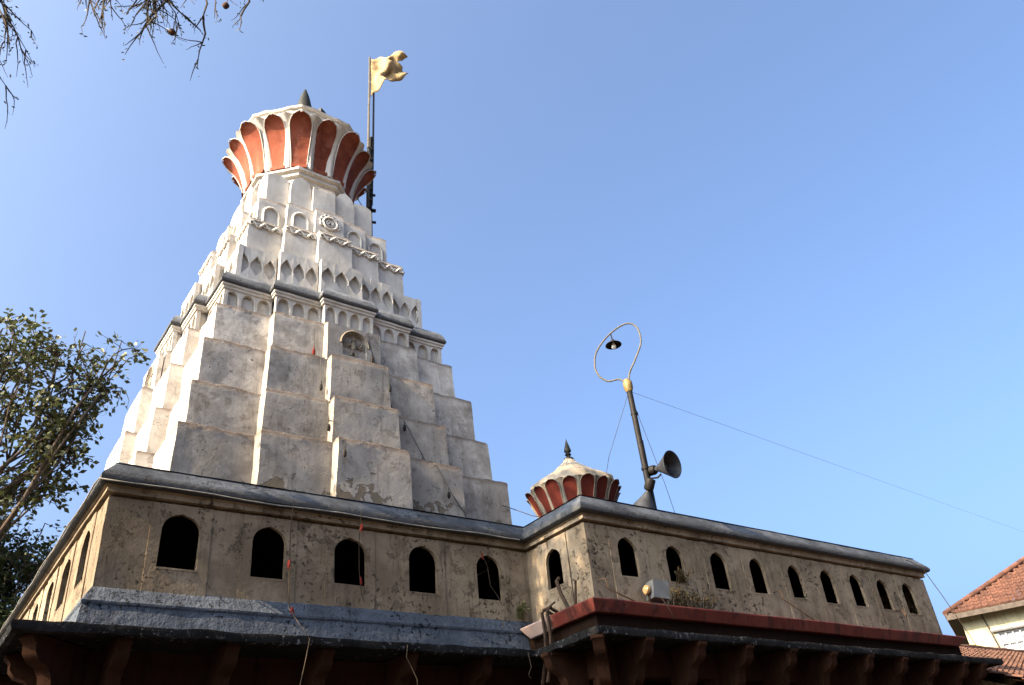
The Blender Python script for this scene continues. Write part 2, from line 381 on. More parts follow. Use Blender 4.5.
# red box gutter along the wing
mb = MB(); sweep(mb, [(7.823,9.9),(7.823,8.565),(17.03,8.565)], [(.06,4.50),(.35,4.50),(.358,4.49),(.356,4.475),(.295,4.335),(.28,4.325),(.06,4.33)], False, .5, .010, .9, capends=True)
for i, p in enumerate(mb.v):
    k = (4.5-p.z)/.17
    if p.y > 9.8 and p.x < 7.9: p.y -= .15*k
    if p.x > 16.95: p.x -= .24*k
mb.build('gutter', M['gutter'], hall)
mb = MB(); sweep(mb, [(7.823,9.9),(7.823,8.565),(16.95,8.565)], [(.01,4.40),(.20,4.40),(.20,4.12),(.01,4.12)], False, .5, .004, 2, capends=True); mb.build('gutter_shadow_strip', M['under'], hall)  # added dark strip standing in for the shadow gap under the gutter
# brackets, beams, pillars, dark verandah
S_PROF = [(0,3.05),(.05,3.05),(.10,3.10),(.14,3.20),(.15,3.32),(.20,3.40),(.30,3.43),(.36,3.50),(.38,3.60),(.44,3.68),(.54,3.71),(.60,3.78),(.61,3.86),(.66,3.90),(.66,3.94),(0,3.94)]
mb = MB(); n = len(S_PROF); hwid = .075
rows = [[(sx, -o, z) for o, z in S_PROF] for sx in (-hwid, hwid)]
mb.grid(rows, True); mb.f.append(tuple(range(n))); mb.f.append(tuple(range(n, 2*n)))
mb.box((-.095, -.60, 3.90), (.095, .05, 3.945))
br = mb.build('bracket', M['brown'], None, smooth=50); first = True
spots = [((x, 10.0, 0), 0) for x in (1.97, 3.1, 4.23, 5.36, 6.5)]+[((1.68, 10.3+1.1*i, 0), -PI/2) for i in range(7)]+[((7.823, y, 0), -PI/2) for y in (9.0,)]+[((8.1+1.0*i, 8.565, 0), 0) for i in range(9)]+[((16.75, 8.565, 0), 0)]
for p, rz in spots: put(br, p, rz, first); first = False
for p, rz in (((1.68,10,0), -PI/4), ((7.823,8.565,0), -PI/4)):
    b = put(br, p, rz, False); b.scale = (1, 1.3, 1)
mb = MB(); sweep(mb, FOOT, [(.0,3.96),(.0,3.62),(-.02,3.60),(-.28,3.60)], True, .5, .006, 2); mb.build('beam', M['brown'], hall)
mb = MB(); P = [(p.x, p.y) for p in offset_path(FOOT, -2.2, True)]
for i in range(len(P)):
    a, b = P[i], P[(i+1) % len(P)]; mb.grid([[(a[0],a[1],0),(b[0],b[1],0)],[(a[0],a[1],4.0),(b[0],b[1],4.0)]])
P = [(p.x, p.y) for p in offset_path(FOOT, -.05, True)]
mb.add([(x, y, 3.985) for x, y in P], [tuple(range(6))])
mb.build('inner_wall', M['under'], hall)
mb = MB(); sweep(mb, FOOT, [(.5,0),(.5,.45),(.45,.5),(-2.2,.5)], True, .6, .01, 2); mb.build('plinth', M['grey_stone'], hall)
mb = MB(); mb.lathe([(.19,.5),(.19,.8),(.14,.86),(.14,2.8),(.17,2.86),(.17,3.0),(.2,3.05),(.2,3.62)], 8)
pl = mb.build('pillar', M['brown'], None); first = True
for p in [(x, 9.83) for x in ()]+[(1.85,10.17),(3.66,10.17),(5.93,10.17),(8.0,8.74),(10.1,8.74),(12.1,8.74),(14.0,8.74),(16.72,8.74),(1.85,12.55),(1.85,14.8),(1.85,17.6),(16.72,13),(16.72,17.6)]:
    put(pl, (p[0], p[1], 0), 0, first); first = False
# ------------------------------------------------------------------ temple tower
XC, YC, ZB = 5.381, 13.697, 6.2
tower = thing('temple_tower', 'tall whitewashed stepped temple tower tapering up to a red petalled crown', 'temple tower', (XC, YC, ZB))
def ctr(z): return Vector((XC-.024*(z-6.6), YC))
def loc(k, x, n_, z, zc):
    """x along side k (0 = front), n_ = distance outwards from the axis"""
    c = ctr(zc); a = k*PI/2
    lx, ly = x, -n_
    return Vector((c.x+lx*math.cos(a)-ly*math.sin(a), c.y+lx*math.sin(a)+ly*math.cos(a), z))
def dims(W): return W, .609*W, .221*W, .0895*W, .0725*W      # W, m, c, d1, d2
def plan(W, e, segs, d2k=0.0):
    Wd, m, c, d1, d2 = dims(W); W_ = Wd-e; m -= e; c -= e; d2 -= d2k
    side = [(-W_,W_),(-m,W_),(-m,W_+d1),(-c,W_+d1),(-c,W_+d1+d2),(c,W_+d1+d2),(c,W_+d1),(m,W_+d1),(m,W_),(W_,W_)]
    out = []
    for i in range(9):
        a, b = side[i], side[i+1]
        for j in range(segs[i]): t = j/segs[i]; out.append((a[0]+(b[0]-a[0])*t, a[1]+(b[1]-a[1])*t))
    return out
def tier(W, z0, z1, setback, mat, batter=.02, amp=.014, seed=0, d2k=0.0, name='tier', base=False, rnd=.03):
    Wd, m, c, d1, d2 = dims(W); L = [W-m, d1, m-c, d2, 2*c, d2, m-c, d1, W-m]
    segs = [max(2, round(x/.11)) for x in L]
    h = z1-z0; prof = [(0, -.05, 0)]; k = max(3, round(h/.11))
    for i in range(k+1): t = i/k; prof.append((batter*t, h*t-rnd*1.2*(t == 1), smooth01((t-.86)/.14)*.9 + (smooth01((.12-t)/.12) if base else .0)))
    prof += [(batter+rnd*.35, h-rnd*.35, 1), (batter+rnd, h, 1), (batter+rnd*2.2, h+rnd*.3, .8), (setback+batter+.05, h+.05, .3)]
    mb = MB(); rows = []; wear = []; zc = (z0+z1)/2
    for e, dz, wr in prof:
        row = []
        for s in range(4):
            for x, n_ in plan(W, e, segs, d2k):
                p = loc(s, x, n_, z0+dz, zc)
                q = p+jit(p, amp, 1.7, seed)+jit(p, amp*.35, 7, seed)
                if wr >= .8: q += jit(p, .018, 9, seed)+Vector((0,0,.02*noise.noise(Vector((p.x*1.3, p.y*1.3, seed*5)))))
                row.append(q); wear.append(wr)
        rows.append(row)
    mb.grid(rows, True, wear)
    return mb.build(name, mat, tower, smooth=38)
T = [(2.87,6.18,7.31,.18),(2.68,7.31,8.15,.155),(2.52,8.15,9.05,.22),(2.30,9.05,9.90,.17)]
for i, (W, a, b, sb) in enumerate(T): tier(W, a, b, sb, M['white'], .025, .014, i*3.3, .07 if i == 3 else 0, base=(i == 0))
FR = 2.15
tier(FR-.065, 9.90, 10.33, .0, M['white_up'], 0, .004, 20)
U1, U2, U3, U4 = 1.91, 1.67, 1.43, 1.20
tier(U1-.075, 10.62, 11.60, .2, M['white_up'], .02, .006, 23)
tier(U2, 11.60, 12.52, .2, M['white_up'], .02, .012, 27)
tier(U3, 12.52, 13.32, .2, M['white_up'], .015, .010, 30)
tier(U4, 13.32, 14.2, .25, M['white_up'], .02, .010, 33)
def facets(W, frac=True):
    Wd, m, c, d1, d2 = dims(W)
    return [(-W, -m, W), (-m, -c, W+d1), (-c, c, W+d1+d2), (c, m, W+d1), (m, W, W)]
# arch frieze
mb = MB()
for k in range(4):
    for x0, x1, n_ in facets(FR):
        nb = 4 if x1-x0 > .85 else 3; bw = (x1-x0)/nb
        for j in range(nb):
            ua = x0+j*bw; cx = ua+bw/2
            P = lambda u_, v_, d, cx=cx, n_=n_, k=k: loc(k, cx+u_, n_-d, v_, 10.05)+jit((u_*3+cx, v_, k), .006, 5)
            holed(mb, P, (-bw/2, 9.89, bw/2, 10.33), arch(bw*.80, 9.92, 10.11, 10.28, 6, .0), .07, True, .075)
mb.build('arch_frieze', M['white_up'], tower, smooth=40)
# dark sloped moulding
def redent_sweep(W0, prof, name, mat, zc):
    Wd, m, c, d1, d2 = dims(W0); L = [W0-m, d1, m-c, d2, 2*c, d2, m-c, d1, W0-m]; segs = [max(1, round(x/.15)) for x in L]
    mb = MB(); rows = []; wear = []
    for o, z, wr in prof:
        row = []
        for s in range(4):
            for x, n_ in plan(W0, -o, segs): p = loc(s, x, n_, z, zc); row.append(p+jit(p, .008, 3)+jit(p, .004, 11)); wear.append(wr)
        rows.append(row)
    mb.grid(rows, True, wear); return mb.build(name, mat, tower, smooth=35)
redent_sweep(FR, [(-.03,10.30,0),(.025,10.31,0),(.025,10.35,0),(.05,10.365,0),(.05,10.40,0),(.02,10.41,0)], 'moulding', M['white_up'], 10.3)
redent_sweep(FR, [(.0,10.40,0),(.055,10.41,.5),(.08,10.425,1),(.085,10.46,1),(.07,10.49,.5),(.05,10.57,0),(-.01,10.67,0),(-.06,10.70,.5),(-.28,10.69,0)], 'cornice', M['mould'], 10.3)
# pointed lens openings between carved leaves
mb = MB()
def lens(w_, a, b, n=9):
    L = []
    for i in range(n): t = i/(n-1); L.append((w_/2*math.sin(PI*t)**1.1*(1.0 if t < .6 else .96), a+(b-a)*t))
    return L+[(-p[0], p[1]) for p in reversed(L[1:-1])]
for k in range(4):
    for x0, x1, n_ in facets(U1):
        nb = 3; bw = (x1-x0)/nb
        for j in range(nb):
            cx = x0+(j+.5)*bw
            P = lambda u_, v_, d, cx=cx, n_=n_, k=k: loc(k, cx+u_, n_-d-.02*(v_-10.55), v_, 11.05)+jit((u_*3+cx, v_, k), .008, 5)
            holed(mb, P, (-bw/2, 10.62, bw/2, 11.56), lens(bw*.96, 10.94, 11.40), .085, True, .09)
mb.build('leaf_frieze', M['white_up'], tower, smooth=40)
# wavy scroll bands
mb = MB()
for k in range(4):
    for x0, x1, n_ in facets(U2):
        L = x1-x0; nn = 2.5; pts = []
        zb = 12.33
        for i in range(41):
            t = i/40; pts.append(loc(k, x0+.02+(L-.04)*t, n_+.012, zb+.055*math.sin(2*PI*nn*t+.4), 12.05))
        mb.tube(pts, .026, 6)
        mb.tube([loc(k, x0+.02+(L-.04)*i/4, n_-.004, zb+.105, 12.05) for i in range(5)], .018, 5)
        for j in range(5):
            t = (j+.5)/5; sg = 1 if j % 2 else -1; cc = loc(k, x0+L*t, n_+.012, zb-sg*.015, 12.05)
            ex = (loc(k, 1, n_, zb, 12.05)-loc(k, 0, n_, zb, 12.05))
            mb.tube([cc+ex*(.04*math.cos(a))+Vector((0,0,.04*math.sin(a))) for a in [q*PI/4 for q in range(8)]], .015, 5)
mb.build('scroll_band', M['white_up'], tower, smooth=60)
# niches and roundels
mb = MB()
for k in range(4):
    for i, (x0, x1, n_) in enumerate(facets(U3)):
        cx = (x0+x1)/2; a = (x1-x0)*.28; ex = loc(k, 1, n_, 0, 12.9)-loc(k, 0, n_, 0, 12.9); up = Vector((0,0,1))
        if i == 2:
            c0 = loc(k, cx, n_+.012, 12.98, 12.9)
            for rad, tr, nn in ((.15,.032,24),(.075,.022,16)):
                mb.tube([c0+ex*rad*math.cos(q*2*PI/nn)+up*rad*math.sin(q*2*PI/nn) for q in range(nn+1)], tr, 6)
            for q in range(9): 
                b = PI*(-.1+1.2*q/8); e = c0+ex*.19*math.cos(b)+up*.19*math.sin(b); mb.tube([e+ex*.035*math.cos(w_*PI/3)+up*.035*math.sin(w_*PI/3) for w_ in range(7)], .022, 5)
            mb.tube([c0-ex*.04-up*.03, c0+ex*.0+up*.05, c0+ex*.05-up*.02], .025, 6)
        else:
            pts = [loc(k, cx-a, n_+.008, 12.58, 12.9)]+[loc(k, cx-a*math.cos(t*PI/8), n_+.008, 12.90+a*math.sin(t*PI/8)*1.15, 12.9) for t in range(9)]+[loc(k, cx+a, n_+.008, 12.58, 12.9)]
            mb.tube(pts, .030, 6)
mb.build('niche_moulding', M['white_up'], tower, smooth=60)
# pointed plates of the top tier
for k in range(4):
    for i, (x0, x1, n_) in enumerate(facets(U4)):
        if i == 2: continue
        mb = MB()
        cx = (x0+x1)/2; out = arch((x1-x0)*.97, 13.36, 13.95, 14.33, 7, .03) if i in (1,3) else arch((x1-x0)*.97, 13.36, 14.15, 14.27, 5)
        b = len(mb.v); fr_ = [loc(k, cx+p[0], n_+.02, p[1], 13.8) for p in out]; bk = [loc(k, cx+p[0], n_-.10, p[1], 13.8) for p in out]
        mb.grid([bk, fr_], True); n = len(out); mb.f.append(tuple(b+n+q for q in range(n))); mb.f.append(tuple(b+q for q in range(n)))
        mb.build('arched_plate', M['white_up'], tower, smooth=35)
# medallion niche in the fourth tier
Wd, m_, c_4, d1, d2 = dims(2.32); n4 = 2.32+d1+d2
for k in range(4):
    mb = MB(); md = MB()
    P = lambda u_, v_, d, k=k: loc(k, u_, n4-d, v_, 9.4)+jit((u_*2, v_, k), .008, 4)
    hol = [(p[0], p[1]) for p in arch(.46, 9.22, 9.45, 9.70, 8)]
    holed(mb, P, (-c_4+.01, 9.0, c_4-.01, 9.80), hol, .075, True, .08)
    c0 = loc(k, 0, n4-.04, 9.45, 9.4); ex = loc(k, 1, n4, 0, 9.4)-loc(k, 0, n4, 0, 9.4); up = Vector((0,0,1))
    md.tube([c0-up*.2+ex*-.06, c0-up*.05], .03, 6); md.tube([c0-up*.2+ex*.06, c0-up*.05], .03, 6)
    md.tube([c0-up*.07, c0+up*.02, c0+up*.09], [.045,.05,.03], 7); md.tube([c0+up*.085, c0+up*.115, c0+up*.16], [.02,.045,.015], 7)
    for s in (-1, 1):
        md.tube([c0+up*.05+ex*s*.03, c0+ex*s*.12, c0+ex*s*.17+up*.09], .02, 5)
        md.tube([c0+ex*s*(.13+.055*math.cos(q*PI/5))+up*(.03+.055*math.sin(q*PI/5)) for q in range(11)], .012, 5)
    md.tube([loc(k, -.26*math.cos(q*PI/12), n4+.005, 9.45+.28*math.sin(q*PI/12), 9.4) for q in range(13)], .022, 6)
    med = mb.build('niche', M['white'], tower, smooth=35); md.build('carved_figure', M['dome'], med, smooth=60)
# crown
def octf(a): 
    d = ((a+PI/8) % (PI/4))-PI/8      # 0 on a face, +-pi/8 on a corner
    return math.cos(PI/8)/math.cos(d)
def half(a): return .5+.5*octf(a)
def crown(parent, cx, cy, prof, body_top, red, white, n=16, rim=.010, name='crown', redname='petal', ang=None, cv=.030, bd=.12, lip=.05):
    """prof: petal centreline (r,z) from base to tip"""
    def at(t):
        q = t*(len(prof)-1); i = min(int(q), len(prof)-2); s = q-i
        return prof[i][0]+(prof[i+1][0]-prof[i][0])*s, prof[i][1]+(prof[i+1][1]-prof[i][1])*s
    C = Vector((cx, cy, 0)); mb = MB()
    rows = []
    bp = [(prof[0][0]-.30, prof[0][1])]+[(at(t)[0]-bd*(.35+.65*t), at(t)[1]) for t in (0,.15,.3,.45,.6,.75,.9,1)]+body_top
    for i, (rad, z) in enumerate(bp):
        row = []
        for k in range(192):
            a = 2*PI*k/192; rb = bd*.85*(.5-.5*math.cos(n*a))**2.5*(1 if 0 < i < 9 else .25); ff = octf(a) if i > 9 else half(a)
            p = C+Vector(((rad*ff+rb)*math.cos(a), (rad*ff+rb)*math.sin(a), z)); row.append(p+jit(p, .012, 3)+jit(p, .005, 11))
        rows.append(row)
    mb.grid(rows, True)
    petals = []
    NT_ = 15
    for k in range(n):
        a0 = 2*PI*(k+.0)/n+PI/8 if ang is None else 2*PI*k/n+ang
        def hw(t):
            sp = PI/n*at(t)[0]*(half(a0))
            kk = .71+.12*smooth01(t/.75)
            if t > .70: kk *= math.sqrt(max(0, 1-((t-.70)/.30)**2))
            return sp*kk
        def pt(t, s, push=0):
            rad, z = at(t); rad *= half(a0); h = hw(t); x = s*h
            dr = -cv*(1-s*s)*(.5+.5*smooth01(t*2))+push
            er = Vector((math.cos(a0), math.sin(a0), 0)); et = Vector((-math.sin(a0), math.cos(a0), 0))
            return C+er*(math.sqrt(max(rad*rad-x*x, 0))+dr)+et*x+Vector((0,0,z))
        pb = MB(); ss = [-1,-.66,-.33,0,.33,.66,1]; ts = [i/NT_ for i in range(NT_+1)]; ts[-1] = .997
        fr_ = [[pt(0, s, lip) for s in ss], [pt(.06, s, lip) for s in ss], [pt(.065, s) for s in ss]]+[[pt(t, s) for s in ss] for t in ts[1:]]; bk = [[pt(t, s, -.06) for s in ss] for t in ts]
        pb.grid([bk[0]]+fr_+list(reversed(bk)))
        petals.append(pb)
        edge = [pt(t, -1, .002) for t in ts]+[pt(t, 1, .002) for t in reversed(ts)]
        mb.tube(edge, [rim*(.8+.35*min(1, 2*min(i, len(edge)-1-i)/len(edge)*1.6)) for i in range(len(edge))], 6)
        for s in (-1, 1):     # white web joining the rim to the body
            w0 = [pt(t, s, .0) for t in ts]; w1 = []
            for t, p in zip(ts, w0):
                d = Vector((p.x-cx, p.y-cy, 0)).normalized(); w1.append(p-d*(bd+.05))
            mb.grid([w0, w1])
    c = mb.build(name, white, parent, smooth=45)
    for pb in petals: pb.build(redname, red, c, smooth=50)
    return c
cz = ctr(15.6)
crown(tower, cz.x, cz.y, [(1.20,14.80),(1.22,14.98),(1.27,15.18),(1.33,15.38),(1.41,15.57),(1.50,15.75),(1.62,15.89),(1.77,15.99)],
      [(1.45,16.06),(1.45,16.25),(1.46,16.40),(1.51,16.41),(1.53,16.46),(1.42,16.48),(1.0,16.72),(.5,17.05),(.16,17.32),(.0,17.34)], M['red'], M['white_up'])
mb = MB(); Mx = Matrix.Translation((cz.x, cz.y, 0))
mb.lathe([(1.02,14.1),(1.02,14.50),(1.10,14.51),(1.10,14.60),(1.18,14.62),(1.18,14.71),(1.26,14.73),(1.26,14.80),(.6,14.81)], 64, Mx, octf)
mb.build('neck', M['white_up'], tower, smooth=30)
mb = MB(); mb.lathe([(.18,17.28),(.20,17.36),(.12,17.44),(.10,17.5),(.19,17.62),(.205,17.85),(.18,18.1),(.11,18.45),(.03,18.72),(0,18.76)], 20, Mx); mb.build('finial', M['finial'], tower, smooth=60)
# small lamp fixed to the crown's roof edge
sp = thing('roof_spotlight', 'tiny dark spotlight box sitting on the edge of the tower crown beside its finial', 'spotlight', (cz.x-.08, cz.y-1.30, 16.46))
mb = MB(); mb.box((-.085,-.06,.05), (.085,.06,.17), Matrix.Translation(sp.location)@Matrix.Rotation(.5,4,'Z')); mb.build('housing', M['finial'], sp)
mb = MB(); mb.tube([sp.location+Vector((0,0,-.02)), sp.location+Vector((0,0,.08))], .03, 6); mb.build('foot', M['iron'], sp)
# ------------------------------------------------------------------ small lotus dome on the wing
dm = thing('roof_dome', 'small pale petalled dome with red hollows and a black spike behind the wing cornice', 'dome', (9.0, 10.0, 6.16))
crown(dm, 9.0, 10.0, [(.58,6.28),(.60,6.38),(.635,6.48),(.675,6.58),(.72,6.68),(.765,6.77),(.81,6.85),(.86,6.90)],
      [(.775,6.93),(.775,6.99),(.745,7.03),(.66,7.09),(.51,7.18),(.36,7.28),(.22,7.385),(.12,7.47),(.08,7.54),(0,7.55)], M['dred'], M['dome'], 16, .006, cv=.016, bd=.06, lip=.02)
mb = MB(); mb.lathe([(.62,6.15),(.62,6.24),(.56,6.26),(.56,6.29),(.4,6.30)], 48, Matrix.Translation((9,10,0)), octf); mb.build('base', M['dome'], dm, smooth=30)
mb = MB(); mb.lathe([(.09,7.50),(.095,7.55),(.05,7.58),(.035,7.61),(.06,7.635),(.035,7.66),(.04,7.675),(.066,7.70),(.055,7.75),(.022,7.87),(.0,7.96)], 14, Matrix.Translation((9,10,0))); mb.build('finial', M['finial'], dm, smooth=60)
# ------------------------------------------------------------------ flagpole and flag
fx, fy = 6.99, 13.7
fp = thing('flagpole', 'thin dark flagpole with a lighter bamboo staff rising behind the tower crown', 'flagpole', (fx, fy, 12.55))
mb = MB(); mb.tube([(fx,fy,12.5),(fx+.01,fy,14),(fx-.01,fy,15.5),(fx+.02,fy,16.6),(fx+.04,fy,18.0)], [.065,.065,.065,.06,.045], 8)
mb.tube([(fx+.03,fy-.04,15.6),(fx+.07,fy-.04,17.5),(fx+.09,fy-.05,19.75)], .026, 6)
rg = random.Random(4)
for i in range(7):
    z = 13.0+i*.62+rg.uniform(-.2,.2); mb.tube([(fx-.07+rg.uniform(-.04,.04),fy-.03,z),(fx+.08+rg.uniform(-.02,.06),fy-.06,z+rg.uniform(-.04,.04))], rg.uniform(.03,.05), 6)
mb.build('pole', M['iron'], fp, smooth=50)
mb = MB(); mb.tube([(fx-.09,fy-.06,15.45),(fx-.085,fy-.06,17.0),(fx-.06,fy-.05,18.6),(fx-.03,fy-.05,21.15)], [.04,.036,.03,.025], 6)
for i in range(6): mb.tube([(fx-.12,fy-.08,15.7+i*.35+rg.uniform(0,.1)),(fx+.02,fy-.08,15.75+i*.35)], .03, 5)
mb.build('staff', M['pale_metal'], fp, smooth=50)
mb = MB(); mb.tube([(fx,fy,15.25),(fx-.65,fy,15.15)], .025, 5); mb.tube([(fx-.02,fy,15.2),(fx-.45,fy,15.85)], .012, 4)
mb.build('brace', M['iron'], fp)
# flag hangs from the staff
mb = MB(); fd = Vector((.86,-.50,0)); rows = []
for j in range(13):
    v = j/12; row = []
    for i in range(17):
        t = i/16
        top = 21.06+.20*math.sin(t*2.6)-.05*math.sin(t*17); bot = 19.45+1.05*t**.75+.05*math.sin(t*21)
        z = top+(bot-top)*v+.03*math.sin(9*t+3*v)
        x = Vector((fx-.03,fy-.05,0))+fd*(1.0*t*(1-.16*math.sin(v*PI)+.08*math.sin(v*14)+.05*math.sin(v*31))+.02)
        wv = (.10*math.sin(6*t+3.2*v)+.06*math.sin(13*t-7*v)+.04*math.sin(5*t+15*v))*min(1, t*2.5)
        row.append(Vector((x.x+.5*wv, x.y+.86*wv, z)))
    rows.append(row)
mb.grid(rows); fl = mb.build('flag', M['cloth'], smooth=80)
so_ = fl.modifiers.new('thick', 'SOLIDIFY'); so_.thickness = .008
tag(fl, 'faded saffron cloth flag flying from the staff above the tower', 'flag')
# ------------------------------------------------------------------ lamp post on the wing roof
px_, py_ = 9.73, 8.92
lp = thing('lamp_post', 'black iron post with a bent pipe loop holding a hanging lamp', 'lamp post', (px_, py_, 6.15))
mb = MB(); mb.tube([(px_+.005,py_,6.1),(px_,py_,7.4),(px_-.015,py_,8.62)], .052, 10); mb.tube([(px_+.08,py_+.01,6.15),(px_+.07,py_+.01,7.6)], .02, 5)
for z in (6.75,7.05,8.1): mb.tube([(px_,py_,z-.02),(px_,py_,z+.02)], .066, 10)
mb.build('post', M['iron'], lp, smooth=40)
mb = MB(); mb.tube([(px_-.015,py_,8.55),(px_-.02,py_,8.62),(px_-.025,py_,8.74),(px_-.04,py_,8.80)], [.06,.085,.085,.05], 10); mb.build('coupling', M['brass'], lp, smooth=50)
hv = Vector((.676,-.737,0))
LPTS = [(-.05,8.72),(-.10,8.81),(-.19,8.85),(-.33,8.84),(-.44,8.91),(-.51,9.02),(-.545,9.16),(-.53,9.32),(-.495,9.45),(-.42,9.58),(-.30,9.72),(-.16,9.84),(0,9.94),(.14,9.99),(.25,9.98),(.33,9.91),(.375,9.80),(.385,9.66),(.37,9.53),(.33,9.42),(.26,9.29),(.19,9.16),(.12,9.05),(.06,8.94),(.03,8.84),(.0,8.72)]
def catmull(P, k=4):
    out = []
    for i in range(len(P)-1):
        p0, p1, p2, p3 = P[max(i-1,0)], P[i], P[i+1], P[min(i+2,len(P)-1)]
        for j in range(k):
            t = j/k; out.append(.5*((2*p1)+(p2-p0)*t+(2*p0-5*p1+4*p2-p3)*t*t+(3*p1-p0-3*p2+p3)*t**3))
    return out+[P[-1]]
mb = MB(); mb.tube(catmull([Vector((px_,py_,0))+hv*a+Vector((0,0,z)) for a, z in LPTS]), .0165, 12); mb.build('pipe_loop', M['pale_metal'], lp, smooth=89)
lc = Vector((px_,py_,0))+hv*-.135+Vector((0,0,9.60))
mb = MB(); mb.tube([lc+Vector((-.01,.01,.26)), lc+Vector((0,0,.09))], .012, 5); mb.lathe([(.03,.10),(.035,.05),(.10,.03),(.15,-.01),(.155,-.02),(.10,.01),(.02,.04)], 18, Matrix.Translation(lc)); sh = mb.build('lamp_shade', M['iron'], lp, smooth=50)
mb = MB(); mb.lathe([(.02,.03),(.03,0),(.045,-.04),(.04,-.08),(.0,-.10)], 12, Matrix.Translation(lc)); mb.build('bulb', M['bulb'], sh, smooth=60)
# horn loudspeakers
def horn(p, d, L, label, group):
    p = Vector(p); d = Vector(d).normalized(); Q = Matrix.Translation(p)@d.to_track_quat('Z','Y').to_matrix().to_4x4()
    t = thing('horn_loudspeaker', label, 'loudspeaker', p, group)
    mb = MB(); mb.lathe([(.035,0),(.04,.06*L),(.055,.15*L),(.085,.32*L),(.13,.52*L),(.175,.72*L),(.215,.90*L),(.235,.98*L),(.24,L),(.225,1.0*L),(.20,.9*L),(.12,.55*L),(.07,.3*L),(.0,.28*L)], 28, Q); mb.build('bell', M['horn'], t, smooth=45)
    mb = MB(); mb.lathe([(.0,-.19),(.075,-.19),(.085,-.17),(.085,-.03),(.07,0),(.03,.01)], 18, Q); mb.build('driver', M['iron'], t, smooth=40)
    mb = MB(); mb.lathe([(.0,.62*L),(.03,.60*L),(.035,.5*L),(.03,.3*L)], 12, Q); mb.build('reflex_cone', M['pale_metal'], t, smooth=50)
    return t, Q
h1, Q1 = horn((px_+.10, py_-.14, 6.995), (.10,-.90,-.12), .36, 'grey horn loudspeaker on the post pointing sideways with its open mouth showing', 'horn loudspeakers on the lamp post')
mb = MB(); mb.tube([(px_,py_,6.86),(px_+.10,py_-.15,6.84),Q1@Vector((0,-.11,.10))], .017, 5); mb.tube([(px_,py_,6.97),(px_+.10,py_-.13,6.99)], .025, 5); mb.build('bracket', M['iron'], h1)
h2, Q2 = horn((px_-.09, py_-.06, 6.62), (-.05,.50,-.85), .36, 'grey horn loudspeaker below the other one on the post with its mouth turned down', 'horn loudspeakers on the lamp post')
mb = MB(); mb.tube([(px_,py_,6.72),(px_-.09,py_-.06,6.66)], .022, 5); mb.build('bracket', M['iron'], h2)
# guy wires and overhead line
def cable(name, label, pts, rad, mat, cat, group=None, sag=0, n=14):
    mb = MB(); P = [Vector(p) for p in pts]
    if len(P) == 2 and sag: P = [P[0].lerp(P[1], i/n)-Vector((0,0,sag*4*(i/n)*(1-i/n))) for i in range(n+1)]
    mb.tube(P, rad, 5); return tag(mb.build(name, mat, smooth=80), label, cat, group)
cable('overhead_wire', 'thin black wire running from the lamp post away to the right', [(px_,py_,8.56),(45.2,17,13.28),(69,22.4,16.5)], .0035, M['pwire'], 'wire')
cable('guy_wire', 'thin guy wire slanting down left from the lamp post to the dome', [(px_-.03,py_,8.55),(9.3,9.3,7.35),(9.02,9.5,6.2)], .005, M['wire'], 'wire')
cable('guy_wire', 'thin guy wire slanting down right from the lamp post behind the loudspeakers', [(px_,py_,8.45),(10.4,9.15,7.0),(10.75,9.3,6.16)], .005, M['wire'], 'wire')
# ------------------------------------------------------------------ cables, strings and fittings on the hall
pts = [(1.515,17.9,5.845)]+[(1.515+.01*math.sin(i*2), 17.5-i*.5, 5.838+.008*math.sin(i*1.7)) for i in range(16)]+[(1.515,9.835,5.84)]+[(1.9+i*.45, 9.835+.008*math.sin(i*2.1), 5.84+.012*math.sin(i*1.3)) for i in range(13)]+[(7.60,9.835,5.842)]
cable('edge_cable', 'pale cable clipped along the lip of the tower hall cornice', pts, .010, M['pwire'], 'cable')
def string(name, label, pts, tufts, rad=.006, mat='thread', group='threads with red tufts hanging on the hall front'):
    t = thing(name, label, 'hanging thread', pts[0], group)
    mb = MB(); mb.tube(pts, rad, 4); mb.build('thread', M[mat], t)
    for i, q in enumerate(tufts):
        q = Vector(q); b = MB(); rr = random.Random(i+len(pts))
        for j in range(7): b.tube([q, q+Vector((rr.uniform(-.03,.03), rr.uniform(-.02,.02), -rr.uniform(.05,.12)))], [.012,.004], 4)
        b.build('tuft', M['tuft'], t)
    return t
string('hanging_thread', 'long thread with a red tuft hanging beside the second arched opening from the left', [(3.87,9.79,5.92),(3.88,9.85,5.5),(3.885,9.85,5.05),(3.89,9.8,4.5),(3.92,9.2,4.0),(3.87,9.18,3.75),(3.80,9.18,3.4)], [(3.88,9.84,5.12),(3.90,9.72,4.50)])
string('hanging_thread', 'thread with red tufts hanging across the third arched opening', [(4.86,9.79,5.92),(4.88,9.9,5.5),(4.90,9.93,5.1),(4.93,9.92,4.8),(4.97,9.92,4.7)], [(4.87,9.8,5.72),(4.91,9.9,5.02)])
string('hanging_thread', 'dark thread looping down across the fifth arched opening near the inner corner', [(6.9,9.93,5.62),(7.0,9.92,5.4),(7.03,9.92,5.1),(7.15,9.92,4.95),(7.2,9.85,4.7),(7.1,9.8,4.45)], [(6.92,9.92,5.58)])
string('hanging_thread', 'thread dangling in a curl below the eave under the fourth opening', [(5.2,9.2,4.0),(5.18,9.2,3.85),(5.24,9.2,3.75),(5.32,9.2,3.6),(5.33,9.2,3.35)], [])
string('hanging_thread', 'curly thread dangling under the eave beside the wing corner', [(7.05,9.2,4.0),(7.08,9.2,3.8),(7.02,9.2,3.7),(7.06,9.2,3.66)], [])
